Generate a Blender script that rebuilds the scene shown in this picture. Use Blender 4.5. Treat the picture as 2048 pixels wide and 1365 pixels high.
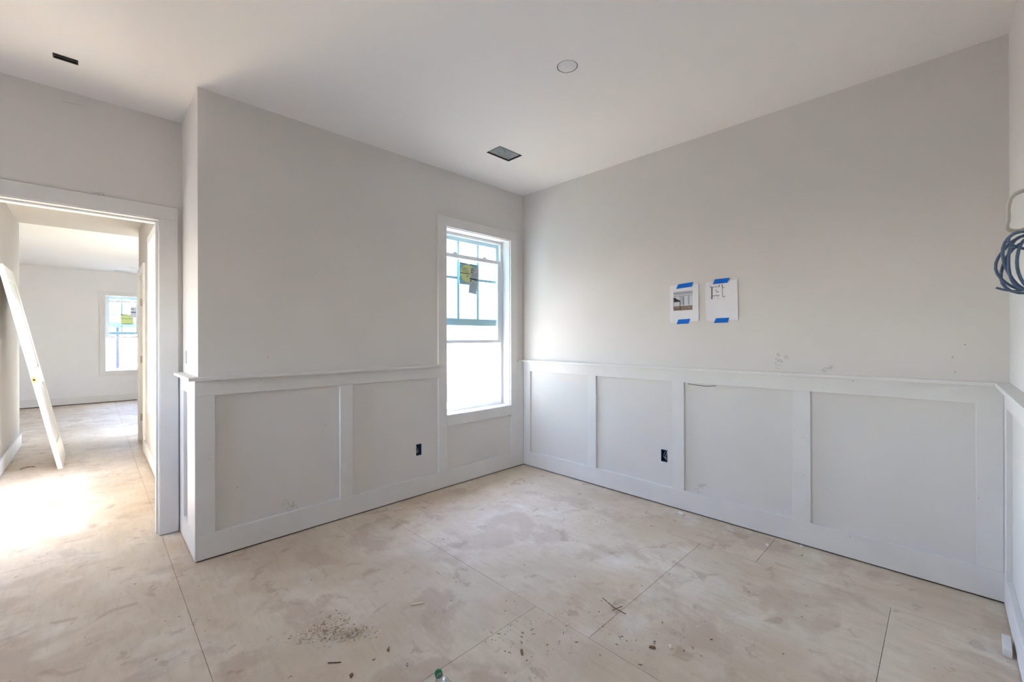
import bpy, bmesh, math, random
from mathutils import Vector, Matrix, noise
random.seed(7)
S = bpy.context.scene
for o in list(bpy.data.objects):
    bpy.data.objects.remove(o)
COL = S.collection

# ------------------------------------------------------------------ camera, light, exposure
YAW, ROLL, CAM = 0.7930, -0.0025, Vector((-3.1396, -3.0253, 1.2843))
def make_camera():
    cd = bpy.data.cameras.new('camera')
    cd.sensor_width = 36.0
    cd.lens = 851.57 / 2048 * 36.0
    cd.shift_y = -5.28 / 2048
    cd.clip_start = 0.02
    fw = Vector((math.cos(YAW), math.sin(YAW), 0))
    r = Vector((math.sin(YAW), -math.cos(YAW), 0))
    u = Vector((0, 0, 1))
    c, s = math.cos(ROLL), math.sin(ROLL)
    rx, up = r * c + u * s, u * c - r * s
    o = bpy.data.objects.new('camera', cd)
    COL.objects.link(o)
    m = Matrix((rx, up, -fw)).transposed().to_4x4()
    m.translation = CAM
    o.matrix_world = m
    S.camera = o
make_camera()

SUN_TAN = 1.40
EL = math.atan(SUN_TAN)
SKY_STRENGTH = 7.2
SUN_STRENGTH = 148.0
EXPOSURE = 0.09
w = bpy.data.worlds.new('sky'); S.world = w
w.use_nodes = True
nt = w.node_tree
nt.nodes.clear()
sky = nt.nodes.new('ShaderNodeTexSky')
sky.sky_type = 'NISHITA'
sky.sun_disc = False
sky.sun_elevation = EL
sky.sun_rotation = math.radians(90)
sky.air_density = 1.0
sky.dust_density = 0.3
mixw = nt.nodes.new('ShaderNodeMix'); mixw.data_type = 'RGBA'
mixw.inputs[0].default_value = 0.27
bw = nt.nodes.new('ShaderNodeRGBToBW')
nt.links.new(sky.outputs[0], bw.inputs[0])
nt.links.new(sky.outputs[0], mixw.inputs[6])
nt.links.new(bw.outputs[0], mixw.inputs[7])
bg = nt.nodes.new('ShaderNodeBackground')
bg.inputs[1].default_value = SKY_STRENGTH
tint = nt.nodes.new('ShaderNodeMix'); tint.data_type = 'RGBA'; tint.blend_type = 'MULTIPLY'
tint.inputs[0].default_value = 1.0; tint.inputs[7].default_value = (1.02, 0.98, 1.02, 1)
nt.links.new(mixw.outputs[2], tint.inputs[6])
nt.links.new(tint.outputs[2], bg.inputs[0])
wo = nt.nodes.new('ShaderNodeOutputWorld')
nt.links.new(bg.outputs[0], wo.inputs[0])
sl = bpy.data.lights.new('sun', 'SUN')
sl.energy = SUN_STRENGTH
sl.angle = math.radians(0.53)
sl.color = (1.0, 0.93, 0.79)
so = bpy.data.objects.new('sun', sl); COL.objects.link(so)
so.location = (8, 2, 9)
so.rotation_euler = Vector((math.cos(EL), 0, math.sin(EL))).to_track_quat('Z', 'Y').to_euler()

S.view_settings.view_transform = 'Standard'
S.view_settings.look = 'None'
S.view_settings.gamma = 1.0
S.view_settings.exposure = EXPOSURE
S.view_settings.use_curve_mapping = False
cy = S.cycles
cy.use_denoising = True
cy.max_bounces = 16
cy.diffuse_bounces = 10
cy.glossy_bounces = 4
cy.transmission_bounces = 8
cy.transparent_max_bounces = 16
cy.sample_clamp_indirect = 0.0
cy.caustics_reflective = False
cy.caustics_refractive = False

def portal(loc, direction, sx, sy):
    """marks an opening towards the sky so that Cycles samples the sky through it (gives no light of its own)"""
    l = bpy.data.lights.new('sky_portal', 'AREA')
    l.shape = 'RECTANGLE'; l.size = sx; l.size_y = sy
    l.cycles.is_portal = True
    o = bpy.data.objects.new('sky_portal', l); COL.objects.link(o)
    o.location = loc
    o.rotation_euler = Vector(direction).to_track_quat('-Z', 'Z').to_euler()

# ------------------------------------------------------------------ materials
def new_mat(name):
    m = bpy.data.materials.new(name); m.use_nodes = True
    nt = m.node_tree; b = nt.nodes['Principled BSDF']
    return m, nt, b
def mat(name, col, rough=0.6, metal=0.0, spec=0.5, noise_amt=0.0, noise_scale=8.0, bump=0.0, bump_scale=200.0):
    m, nt, b = new_mat(name)
    b.inputs['Base Color'].default_value = (*col, 1)
    b.inputs['Roughness'].default_value = rough
    b.inputs['Metallic'].default_value = metal
    b.inputs['Specular IOR Level'].default_value = spec
    geo = nt.nodes.new('ShaderNodeNewGeometry')
    if noise_amt:
        n = nt.nodes.new('ShaderNodeTexNoise'); n.inputs['Scale'].default_value = noise_scale
        n.inputs['Detail'].default_value = 5
        nt.links.new(geo.outputs['Position'], n.inputs['Vector'])
        r = nt.nodes.new('ShaderNodeValToRGB')
        r.color_ramp.elements[0].position = 0.3; r.color_ramp.elements[1].position = 0.7
        r.color_ramp.elements[0].color = (*[c * (1 - noise_amt) for c in col], 1)
        r.color_ramp.elements[1].color = (*[min(1, c * (1 + noise_amt)) for c in col], 1)
        nt.links.new(n.outputs[0], r.inputs[0]); nt.links.new(r.outputs[0], b.inputs['Base Color'])
    if bump:
        n2 = nt.nodes.new('ShaderNodeTexNoise'); n2.inputs['Scale'].default_value = bump_scale
        nt.links.new(geo.outputs['Position'], n2.inputs['Vector'])
        bp = nt.nodes.new('ShaderNodeBump'); bp.inputs['Strength'].default_value = bump
        bp.inputs['Distance'].default_value = 0.002
        nt.links.new(n2.outputs[0], bp.inputs['Height']); nt.links.new(bp.outputs[0], b.inputs['Normal'])
    return m

M = {}
M['wall'] = mat('primed drywall', (0.712, 0.69, 0.668), 0.75, spec=0.25, noise_amt=0.018, noise_scale=2.5, bump=0.05, bump_scale=90)
M['ceiling'] = mat('flat white ceiling paint', (0.86, 0.845, 0.84), 0.85, spec=0.2, noise_amt=0.008, noise_scale=2)
M['trim'] = mat('primed white trim board', (0.735, 0.725, 0.712), 0.5, spec=0.35, noise_amt=0.035, noise_scale=4.5)
M['filler'] = mat('sanded filler smudge', (0.69, 0.685, 0.675), 0.8, spec=0.2)
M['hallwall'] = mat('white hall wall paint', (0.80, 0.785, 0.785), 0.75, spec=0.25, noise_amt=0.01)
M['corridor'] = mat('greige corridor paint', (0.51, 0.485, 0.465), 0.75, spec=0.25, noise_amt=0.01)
M['vinyl'] = mat('white vinyl window frame', (0.80, 0.83, 0.85), 0.35)
M['teal'] = mat('sash rail under pale blue film', (0.62, 0.84, 0.89), 0.35)
M['door'] = mat('white door paint', (0.84, 0.83, 0.79), 0.4)
M['brass'] = mat('brass', (0.75, 0.50, 0.16), 0.3, metal=0.9)
M['hinge'] = mat('hinge mortise', (0.45, 0.42, 0.34), 0.5)
M['void'] = mat('dark cavity', (0.012, 0.011, 0.010), 0.9)
M['gap'] = mat('subfloor underside', (0.05, 0.038, 0.028), 0.9)
M['bed'] = mat('joist bed', (0.20, 0.16, 0.12), 0.9)
M['galv'] = mat('galvanised sheet metal', (0.74, 0.78, 0.80), 0.55, metal=0.05, noise_amt=0.12, noise_scale=30)
M['bluebox'] = mat('blue plastic box', (0.012, 0.05, 0.16), 0.45)
M['wirew'] = mat('white wire jacket', (0.75, 0.74, 0.70), 0.5)
M['darkw'] = mat('dark wire jacket', (0.03, 0.03, 0.035), 0.5)
M['bare'] = mat('copper end', (0.45, 0.25, 0.12), 0.4, metal=0.8)
M['coil'] = mat('blue cable jacket', (0.078, 0.132, 0.225), 0.42, noise_amt=0.12, noise_scale=40)
M['romex'] = mat('pale cable jacket', (0.50, 0.47, 0.42), 0.5)
M['paper'] = mat('white printer paper', (0.80, 0.80, 0.84), 0.8, spec=0.2)
M['tape'] = mat('blue painters tape', (0.004, 0.145, 0.62), 0.65, spec=0.2, noise_amt=0.08, noise_scale=60)
M['ink'] = mat('black ink', (0.03, 0.03, 0.035), 0.7)
M['inklight'] = mat('pale ink', (0.35, 0.35, 0.38), 0.7)
M['pencil'] = mat('pencil line', (0.43, 0.42, 0.41), 0.6)
M['p_wall'] = mat('print grey', (0.36, 0.38, 0.44), 0.6)
M['p_light'] = mat('print pale grey', (0.62, 0.65, 0.70), 0.6)
M['p_mid'] = mat('print mid grey', (0.44, 0.47, 0.52), 0.6)
M['p_shade'] = mat('print dark grey', (0.25, 0.27, 0.31), 0.6)
M['p_floor'] = mat('print brown', (0.23, 0.16, 0.12), 0.6, noise_amt=0.4, noise_scale=60)
M['p_black'] = mat('print black', (0.015, 0.012, 0.014), 0.6)
M['stk_teal'] = mat('label backing', (0.30, 0.52, 0.55), 0.5)
M['stk_dark'] = mat('label dark band', (0.09, 0.19, 0.25), 0.5)
M['stk_yel'] = mat('label yellow green disc', (0.74, 0.80, 0.36), 0.5)
M['stk_grey'] = mat('label grey paper', (0.55, 0.60, 0.63), 0.6)
M['green'] = mat('green bottle cap', (0.0, 0.21, 0.065), 0.4)
M['wood'] = mat('raw pale wood', (0.70, 0.60, 0.44), 0.7, noise_amt=0.1, noise_scale=60)
M['woodd'] = mat('brown wood bark', (0.20, 0.125, 0.06), 0.8, noise_amt=0.3, noise_scale=80)
M['sawd'] = mat('sawdust brown', (0.40, 0.28, 0.17), 0.9)
M['shade_strip'] = mat('painted gap shade', (0.035, 0.025, 0.018), 0.9)  # near black, stands in for the shade under the baseboards
M['gyp'] = mat('drywall crumb', (0.78, 0.76, 0.73), 0.85)
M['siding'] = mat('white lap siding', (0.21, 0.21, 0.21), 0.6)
M['ground'] = mat('bare pale soil', (0.15, 0.155, 0.165), 0.9, noise_amt=0.2, noise_scale=1.5)
M['light_damper'] = mat('grey green light damper', (0.20, 0.22, 0.22), 0.8, spec=0.2)  # dark, so the added skin and eave throw back little sun
M['violet'] = mat('slate blue cladding', (0.035, 0.036, 0.085), 0.7, noise_amt=0.2, noise_scale=20)
M['slate'] = mat('pale blue roof metal', (0.09, 0.12, 0.14), 0.6)

def glass_mat(name, tint, gloss=0.07):
    m = bpy.data.materials.new(name); m.use_nodes = True
    nt = m.node_tree; nt.nodes.clear()
    t = nt.nodes.new('ShaderNodeBsdfTransparent'); t.inputs[0].default_value = (*tint, 1)
    g = nt.nodes.new('ShaderNodeBsdfGlossy'); g.inputs['Roughness'].default_value = 0.02
    mx = nt.nodes.new('ShaderNodeMixShader'); mx.inputs[0].default_value = gloss
    o = nt.nodes.new('ShaderNodeOutputMaterial')
    nt.links.new(t.outputs[0], mx.inputs[1]); nt.links.new(g.outputs[0], mx.inputs[2]); nt.links.new(mx.outputs[0], o.inputs[0])
    return m
def backlit_paper(key, fac):
    nt = M[key].node_tree; b = nt.nodes['Principled BSDF']
    t = nt.nodes.new('ShaderNodeBsdfTranslucent'); t.inputs[0].default_value = b.inputs['Base Color'].default_value
    mx = nt.nodes.new('ShaderNodeMixShader'); mx.inputs[0].default_value = fac
    nt.links.new(b.outputs[0], mx.inputs[1]); nt.links.new(t.outputs[0], mx.inputs[2])
    nt.links.new(mx.outputs[0], nt.nodes['Material Output'].inputs[0])
for k in ('stk_teal', 'stk_dark', 'stk_yel', 'stk_grey'): backlit_paper(k, 0.12)
M['glass'] = glass_mat('window glass', (0.89, 0.95, 0.97))
M['bottle'] = glass_mat('clear plastic', (0.86, 0.91, 0.93), 0.16)

def floor_mat():
    m, nt, b = new_mat('dusty strand board subfloor')
    N, L = nt.nodes.new, nt.links.new
    geo = N('ShaderNodeNewGeometry'); info = N('ShaderNodeObjectInfo')
    def noise_(scale, detail, vec=None, rough=0.55, dist=0.0):
        n = N('ShaderNodeTexNoise'); n.inputs['Scale'].default_value = scale
        n.inputs['Detail'].default_value = detail; n.inputs['Roughness'].default_value = rough
        n.inputs['Distortion'].default_value = dist
        L(vec or geo.outputs['Position'], n.inputs['Vector']); return n.outputs[0]
    def ramp(src, p0, p1, c0=(0, 0, 0), c1=(1, 1, 1)):
        r = N('ShaderNodeValToRGB'); e = r.color_ramp.elements
        e[0].position, e[1].position = p0, p1
        e[0].color, e[1].color = (*c0, 1), (*c1, 1)
        L(src, r.inputs[0]); return r.outputs[0]
    def mix(f, a, bb, fac=None):
        x = N('ShaderNodeMix'); x.data_type = 'RGBA'
        if fac is not None:
            mu = N('ShaderNodeMath'); mu.operation = 'MULTIPLY'; mu.inputs[1].default_value = fac
            L(f, mu.inputs[0]); f = mu.outputs[0]
        L(f, x.inputs[0])
        for i, v in ((6, a), (7, bb)):
            if isinstance(v, tuple): x.inputs[i].default_value = (*v, 1)
            else: L(v, x.inputs[i])
        return x.outputs[2]
    mp = N('ShaderNodeMapping'); mp.inputs['Scale'].default_value = (42, 7, 1)
    L(geo.outputs['Position'], mp.inputs['Vector'])
    vor = N('ShaderNodeTexVoronoi'); vor.inputs['Scale'].default_value = 1.0
    L(mp.outputs[0], vor.inputs['Vector'])
    sep = N('ShaderNodeSeparateColor'); L(vor.outputs['Color'], sep.inputs[0])
    base = mix(ramp(noise_(1.3, 7, None, 0.62, 0.3), 0.36, 0.64), FL_A, FL_B)
    base = mix(sep.outputs[0], base, (0.44, 0.36, 0.27), 0.16)                      # strands
    base = mix(ramp(noise_(1.0, 3, mp.outputs[0]), 0.52, 0.75), base, (0.36, 0.27, 0.19), 0.24)
    base = mix(ramp(noise_(2.6, 6, None, 0.6, 0.4), 0.52, 0.60), base, (0.43, 0.32, 0.235), 0.5)   # scuffed stains with an edge
    base = mix(ramp(noise_(7.0, 5, None, 0.6, 0.6), 0.60, 0.66), base, (0.33, 0.23, 0.155), 0.45)
    base = mix(ramp(noise_(3.3, 6, None, 0.65), 0.56, 0.72), base, (0.75, 0.70, 0.63), 0.55)      # plaster dust
    base = mix(ramp(noise_(13, 4, None, 0.7), 0.68, 0.76), base, (0.26, 0.17, 0.10), 0.45)       # brown specks
    base = mix(ramp(noise_(90, 2), 0.66, 0.74), base, (0.25, 0.18, 0.12), 0.35)
    base = mix(ramp(noise_(150, 2), 0.66, 0.72), base, (0.80, 0.78, 0.74), 0.35)
    hs = N('ShaderNodeHueSaturation'); L(base, hs.inputs['Color'])
    mr = N('ShaderNodeMapRange'); mr.inputs[3].default_value = 0.97; mr.inputs[4].default_value = 1.03
    L(info.outputs['Random'], mr.inputs[0]); L(mr.outputs[0], hs.inputs['Value'])
    L(hs.outputs[0], b.inputs['Base Color'])
    b.inputs['Roughness'].default_value = 0.62
    b.inputs['Specular IOR Level'].default_value = 0.35
    bp = N('ShaderNodeBump'); bp.inputs['Strength'].default_value = 0.25; bp.inputs['Distance'].default_value = 0.003
    L(noise_(60, 5), bp.inputs['Height']); L(bp.outputs[0], b.inputs['Normal'])
    return m
FL_A, FL_B = (0.56, 0.45, 0.325), (0.71, 0.62, 0.50)
M['floor'] = floor_mat()
DATA = {'paper_a': [(-1.558, 1.6807), (-1.7723, 1.6782), (-1.7764, 1.4058), (-1.5608, 1.4007)], 'paper_b': [(-1.8206, 1.6825), (-2.0349, 1.6837), (-2.0412, 1.4082), (-1.8282, 1.4042)], 'tapes': [[(-1.6077, 1.654), (-1.6224, 1.6865), (-1.7348, 1.6945), (-1.7245, 1.661)], [(-1.6104, 1.3877), (-1.623, 1.4221), (-1.7132, 1.4262), (-1.7002, 1.3912)], [(-1.8729, 1.665), (-1.888, 1.6985), (-1.9843, 1.6994), (-1.9713, 1.6666)], [(-1.8798, 1.3892), (-1.8948, 1.423), (-1.9822, 1.4238), (-1.9721, 1.3907)]], 'print': [(-1.5872, 1.6298), (-1.7308, 1.633), (-1.7311, 1.491), (-1.5879, 1.4898)], 'plan': [[10, [(-1.8578, 1.657), (-1.8578, 1.6439), (-1.8759, 1.6423)]], [22, [(-1.8669, 1.6431), (-1.8667, 1.5609)]], [9, [(-1.8759, 1.6448), (-1.8983, 1.6447)]], [14, [(-1.9087, 1.6447), (-1.916, 1.6456), (-1.9161, 1.658)]], [12, [(-1.8706, 1.5819), (-1.8937, 1.583), (-1.9165, 1.5825)]], [16, [(-1.9351, 1.6562), (-1.938, 1.6375)]], [11, [(-1.938, 1.6375), (-1.9384, 1.5729), (-1.9567, 1.5735)]], [8, [(-1.9389, 1.6338), (-1.9528, 1.6347)]], [12, [(-1.8887, 1.6213), (-1.9, 1.6204)]], [14, [(-1.8967, 1.6082), (-1.9115, 1.6089)]], [6, [(-1.8537, 1.5822), (-1.8537, 1.5633)]], [6, [(-1.882, 1.5764), (-1.882, 1.5614)]], [6, [(-1.8951, 1.5745), (-1.9165, 1.5739)]], [7, [(-1.9011, 1.5617), (-1.9164, 1.5622)]], [6, [(-1.8998, 1.6517), (-1.9003, 1.633)]], [6, [(-1.8517, 1.6403), (-1.8563, 1.6384)]], [5, [(-1.9249, 1.6556), (-1.9337, 1.6533)]], [8, [(-1.9504, 1.6073), (-1.9533, 1.6071)]], [6, [(-1.9422, 1.5604), (-1.9596, 1.5623)]]], 'marks_right': [[(-2.2575, 1.0924), (-2.2825, 1.0832)], [(-2.2682, 1.1258), (-2.2591, 1.1227), (-2.2627, 1.1082), (-2.2928, 1.1068)], [(-2.2743, 1.1519), (-2.2622, 1.1533), (-2.2616, 1.1429), (-2.2742, 1.1381), (-2.2862, 1.1368), (-2.297, 1.1234), (-2.2952, 1.1423), (-2.2818, 1.1453), (-2.2727, 1.1329), (-2.2817, 1.1263)], [(-2.2863, 1.1678), (-2.2818, 1.1797), (-2.2698, 1.1829), (-2.2683, 1.1725), (-2.2773, 1.1658), (-2.2863, 1.1678), (-2.2743, 1.1847)], [(-2.3078, 1.1718), (-2.3183, 1.1475)], [(-2.3175, 1.1796), (-2.3342, 1.1521)], [(-2.313, 1.1566), (-2.3278, 1.1628)], [(-2.5221, 1.0773), (-2.5115, 1.08), (-2.5062, 1.0911), (-2.5129, 1.0947), (-2.5221, 1.0854), (-2.5221, 1.0773)], [(-2.5182, 1.0998), (-2.5248, 1.1017), (-2.5326, 1.0876)], [(-2.534, 1.1038), (-2.5392, 1.1088), (-2.5418, 1.1025), (-2.5379, 1.0959), (-2.5457, 1.0995)], [(-2.5457, 1.1188), (-2.5496, 1.1045), (-2.56, 1.1066)], [(-2.5561, 1.1176), (-2.5496, 1.0917)], [(-1.7358, 0.1762), (-1.7565, 0.1807), (-1.7685, 0.1862)], [(-1.76, 0.2101), (-1.7907, 0.1986)], [(-1.7703, 0.216), (-1.7823, 0.2207), (-1.7873, 0.2116), (-1.7991, 0.2093), (-1.789, 0.2051), (-1.7805, 0.2151)], [(-1.7907, 0.2245), (-1.7992, 0.2282), (-1.8059, 0.2178), (-1.8025, 0.2101), (-1.7941, 0.2149), (-1.7907, 0.2245)], [(-1.8042, 0.2294), (-1.815, 0.232), (-1.821, 0.2249), (-1.8149, 0.2183), (-1.8059, 0.2247)], [(-1.7547, 0.1549), (-1.7702, 0.1623), (-1.794, 0.1632)], [(-1.7634, 0.1675), (-1.777, 0.1606)]], 'marks_left': [[(-2.2601, 0.1863), (-2.2591, 0.2047), (-2.2541, 0.2276), (-2.2448, 0.233), (-2.2356, 0.2241), (-2.2236, 0.2035), (-2.2116, 0.1742)], [(-2.2581, 0.2008), (-2.2462, 0.2047), (-2.2356, 0.2039), (-2.2223, 0.201)], [(-2.2196, 0.1966), (-2.2163, 0.1842), (-2.2123, 0.1758), (-2.2056, 0.1761), (-2.2029, 0.1862), (-2.2011, 0.1712), (-2.2016, 0.1561), (-2.2171, 0.1554), (-2.2304, 0.1628), (-2.2344, 0.1719), (-2.229, 0.179), (-2.2237, 0.1797)], [(-2.2055, 0.187), (-2.2022, 0.1744), (-2.1988, 0.1706), (-2.1995, 0.194), (-2.1964, 0.2121), (-2.1916, 0.1948), (-2.1889, 0.1678)], [(-2.1995, 0.1835), (-2.1886, 0.1805), (-2.1832, 0.183), (-2.1743, 0.1739), (-2.1702, 0.1626), (-2.1716, 0.1564), (-2.1778, 0.1565)]], 'marks_door': [[(-3.1395, 2.1652), (-3.1195, 2.1765), (-3.1128, 2.1715)], [(-3.1094, 2.1845), (-3.1027, 2.1786), (-3.1128, 2.1668), (-3.1027, 2.1664)], [(-3.0979, 2.1797), (-3.0912, 2.1795), (-3.0959, 2.167), (-3.0844, 2.1735)]], 'stkA': [(-0.7274, 1.9897), (-0.5145, 1.9793), (-0.5128, 1.7883), (-0.728, 1.7886)], 'stk_bars': [[(-0.721, 1.9888), (-0.6341, 1.9865), (-0.6341, 1.9755), (-0.721, 1.978)], [(-0.6077, 1.9877), (-0.5167, 1.9847), (-0.5181, 1.9726), (-0.6077, 1.977)]], 'stk_circ': [(-0.6309, 1.8934), (-0.7179, 1.8877), (-0.6306, 1.9766), (-0.6302, 1.8093)], 'stk_arcs': [[(-0.7021, 1.9233), (-0.6871, 1.9233), (-0.6721, 1.9062)], [(-0.6913, 1.9381), (-0.6742, 1.9332), (-0.6569, 1.9078), (-0.6461, 1.897)], [(-0.687, 1.9454), (-0.6612, 1.9381), (-0.6395, 1.9097), (-0.6352, 1.8964)], [(-0.659, 1.9469), (-0.6395, 1.9337), (-0.6286, 1.9177), (-0.6221, 1.8995)], [(-0.6957, 1.9172), (-0.6871, 1.9079)]], 'stk_line': [(-0.7192, 1.8943), (-0.6067, 1.8918)], 'stkB': [(-0.5932, 1.9545), (-0.4986, 1.9495), (-0.529, 1.704), (-0.6249, 1.7151)]}

# ------------------------------------------------------------------ helpers
class MB:
    def __init__(s): s.bm = bmesh.new(); s.mats = []
    def mi(s, m):
        if m not in s.mats: s.mats.append(m)
        return s.mats.index(m)
    def box(s, x0, x1, y0, y1, z0, z1, m, bev=0.0):
        t = bmesh.new()
        v = [t.verts.new(p) for p in ((x0,y0,z0),(x1,y0,z0),(x1,y1,z0),(x0,y1,z0),(x0,y0,z1),(x1,y0,z1),(x1,y1,z1),(x0,y1,z1))]
        for q in ((0,3,2,1),(4,5,6,7),(0,1,5,4),(1,2,6,5),(2,3,7,6),(3,0,4,7)): t.faces.new([v[i] for i in q])
        if bev: bmesh.ops.bevel(t, geom=t.edges[:], offset=bev, segments=1, affect='EDGES')
        s.add(t, m); return s
    def add(s, t, m, mx=None):
        k = s.mi(m); d = {}
        for v in t.verts: d[v] = s.bm.verts.new(mx @ v.co if mx else v.co)
        for f in t.faces:
            try:
                g = s.bm.faces.new([d[v] for v in f.verts]); g.material_index = k; g.smooth = f.smooth
            except ValueError: pass
        t.free(); return s
    def poly(s, pts, m):
        f = s.bm.faces.new([s.bm.verts.new(p) for p in pts]); f.material_index = s.mi(m); return s
    def prism(s, pts, off, m):
        """flat outline pts extruded by vector off"""
        off = Vector(off); n = len(pts); k = s.mi(m)
        a = [s.bm.verts.new(p) for p in pts]; b = [s.bm.verts.new(Vector(p) + off) for p in pts]
        fs = [s.bm.faces.new(a), s.bm.faces.new(b[::-1])]
        for i in range(n): fs.append(s.bm.faces.new((a[i], b[i], b[(i+1)%n], a[(i+1)%n])))
        for f in fs: f.material_index = k
        return s
    def tube(s, path, r, m, seg=8, closed=False, flat=1.0):
        k = s.mi(m); P = [Vector(p) for p in path]; n = len(P); rings = []
        nrm = None
        for i in range(n):
            if closed: d = P[(i+1)%n] - P[i-1]
            else: d = P[min(i+1,n-1)] - P[max(i-1,0)]
            d.normalize()
            if nrm is None: nrm = d.orthogonal().normalized()
            nrm = (nrm - d * nrm.dot(d)).normalized(); b = d.cross(nrm)
            rr = r[i] if isinstance(r, (list, tuple)) else r
            rings.append([s.bm.verts.new(P[i] + (nrm*math.cos(2*math.pi*j/seg) + b*flat*math.sin(2*math.pi*j/seg))*rr) for j in range(seg)])
        for i in range(n if closed else n-1):
            a, c = rings[i], rings[(i+1)%n]
            for j in range(seg):
                f = s.bm.faces.new((a[j], a[(j+1)%seg], c[(j+1)%seg], c[j])); f.material_index = k; f.smooth = True
        if not closed:
            for g in (rings[0][::-1], rings[-1]):
                f = s.bm.faces.new(g); f.material_index = k
        return s
    def lathe(s, prof, m, mx=Matrix.Identity(4), seg=24):
        """prof: (radius, height) list round local Z"""
        k = s.mi(m); rings = []
        for r, z in prof:
            rings.append([s.bm.verts.new(mx @ Vector((r*math.cos(2*math.pi*j/seg), r*math.sin(2*math.pi*j/seg), z))) for j in range(seg)])
        for a, c in zip(rings, rings[1:]):
            for j in range(seg):
                f = s.bm.faces.new((a[j], a[(j+1)%seg], c[(j+1)%seg], c[j])); f.material_index = k; f.smooth = True
        for g in (rings[0][::-1], rings[-1]):
            f = s.bm.faces.new(g); f.material_index = k
        return s
    def build(s, name, parent=None, fix=True):
        if fix: bmesh.ops.recalc_face_normals(s.bm, faces=s.bm.faces[:])
        me = bpy.data.meshes.new(name); s.bm.to_mesh(me); s.bm.free()
        for m in s.mats: me.materials.append(M[m])
        o = bpy.data.objects.new(name, me); COL.objects.link(o)
        if parent: o.parent = parent
        return o
def empty(name, loc=(0,0,0), rz=0.0):
    o = bpy.data.objects.new(name, None); o.empty_display_size = 0.05
    COL.objects.link(o); o.location = loc; o.rotation_euler = (0,0,rz); return o
def tag(o, label, cat, group=None, kind=None):
    o['label'] = label; o['category'] = cat
    if group: o['group'] = group
    if kind: o['kind'] = kind
    return o
def struct(o): o['kind'] = 'structure'; return o
def plainbox(name, b, m, parent=None, bev=0.0): return MB().box(*b, m, bev).build(name, parent)
def board(name, b, parent, m='trim'): return plainbox(name, b, m, parent, 0.0012)

def slab(name, axis, p0, p1, a0, a1, b0, b1, holes, m, extra=None):
    """slab between p0 and p1 along axis, spanning a (first other axis) and b, with rectangular holes (a0,a1,b0,b1)"""
    A = sorted({a0, a1, *[x for h in holes for x in h[:2]]}); B = sorted({b0, b1, *[x for h in holes for x in h[2:]]})
    A = [x for x in A if a0 <= x <= a1]; B = [x for x in B if b0 <= x <= b1]
    def solid(i, j):
        if not (0 <= i < len(A)-1 and 0 <= j < len(B)-1): return False
        ca, cb = (A[i]+A[i+1])/2, (B[j]+B[j+1])/2
        return not any(h[0] < ca < h[1] and h[2] < cb < h[3] for h in holes)
    def P(p, a, b):
        return {'X': (p, a, b), 'Y': (a, p, b), 'Z': (a, b, p)}[axis]
    mb = MB(); cache = {}
    k = mb.mi(m)
    def V(p, a, b):
        q = P(p, a, b)
        if q not in cache: cache[q] = mb.bm.verts.new(q)
        return cache[q]
    def F(*vs):
        f = mb.bm.faces.new(vs); f.material_index = k
    for i in range(len(A)-1):
        for j in range(len(B)-1):
            if not solid(i, j): continue
            x0, x1, y0, y1 = A[i], A[i+1], B[j], B[j+1]
            F(V(p0,x0,y0), V(p0,x1,y0), V(p0,x1,y1), V(p0,x0,y1))
            F(V(p1,x0,y0), V(p1,x0,y1), V(p1,x1,y1), V(p1,x1,y0))
            if not solid(i-1, j): F(V(p0,x0,y0), V(p0,x0,y1), V(p1,x0,y1), V(p1,x0,y0))
            if not solid(i+1, j): F(V(p0,x1,y0), V(p1,x1,y0), V(p1,x1,y1), V(p0,x1,y1))
            if not solid(i, j-1): F(V(p0,x0,y0), V(p1,x0,y0), V(p1,x1,y0), V(p0,x1,y0))
            if not solid(i, j+1): F(V(p0,x0,y1), V(p0,x1,y1), V(p1,x1,y1), V(p1,x0,y1))
    if extra: extra(mb)
    return struct(mb.build(name))

H, H2 = 2.743, 2.68
T, G, BT = -0.019, 0.008, 0.15          # trim projection, gap under the boards, top of baseboard

# ------------------------------------------------------------------ floor: strand board sheets with open joints
floor = struct(empty('floor'))
plainbox('joist_bed', (-7.7, 0.14, -3.4, 9.2, -0.10, -0.030), 'bed', floor)
def sheets(x0, x1, seams, y0, y1):
    ys = [y0] + sorted(s for s in seams if y0 < s < y1) + [y1]
    g = 0.0009
    for a, b in zip(ys, ys[1:]):
        plainbox('subfloor_sheet', (x0+g, x1-g, a+g, b-g, -0.02, 0.0), 'floor', floor, 0.0004)
sheets(-7.58, -6.39, [6.9], 4.6, 9.15); sheets(-6.39, -5.2, [5.7, 8.1], 4.6, 9.15)
sheets(-5.2, -4.01, [-1.2], -3.35, 0.75); sheets(-5.2, -4.01, [6.4, 8.8], 4.6, 9.15)
sheets(-4.01, -2.82, [-1.83, 0.61, 3.05, 5.49, 7.93], -3.35, 9.15)
sheets(-2.82, -1.63, [-1.65], -3.35, 0.13); sheets(-2.82, -2.58, [0.79], 0.13, 3.05); sheets(-2.82, -1.63, [5.6, 8.04], 3.05, 9.15)
sheets(-1.63, -0.44, [-1.955, -2.845], -3.35, 0.13); sheets(-1.63, -1.37, [4.3, 6.7], 3.05, 9.15)
sheets(-0.44, 0.12, [-2.266], -3.35, 0.13)

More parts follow.
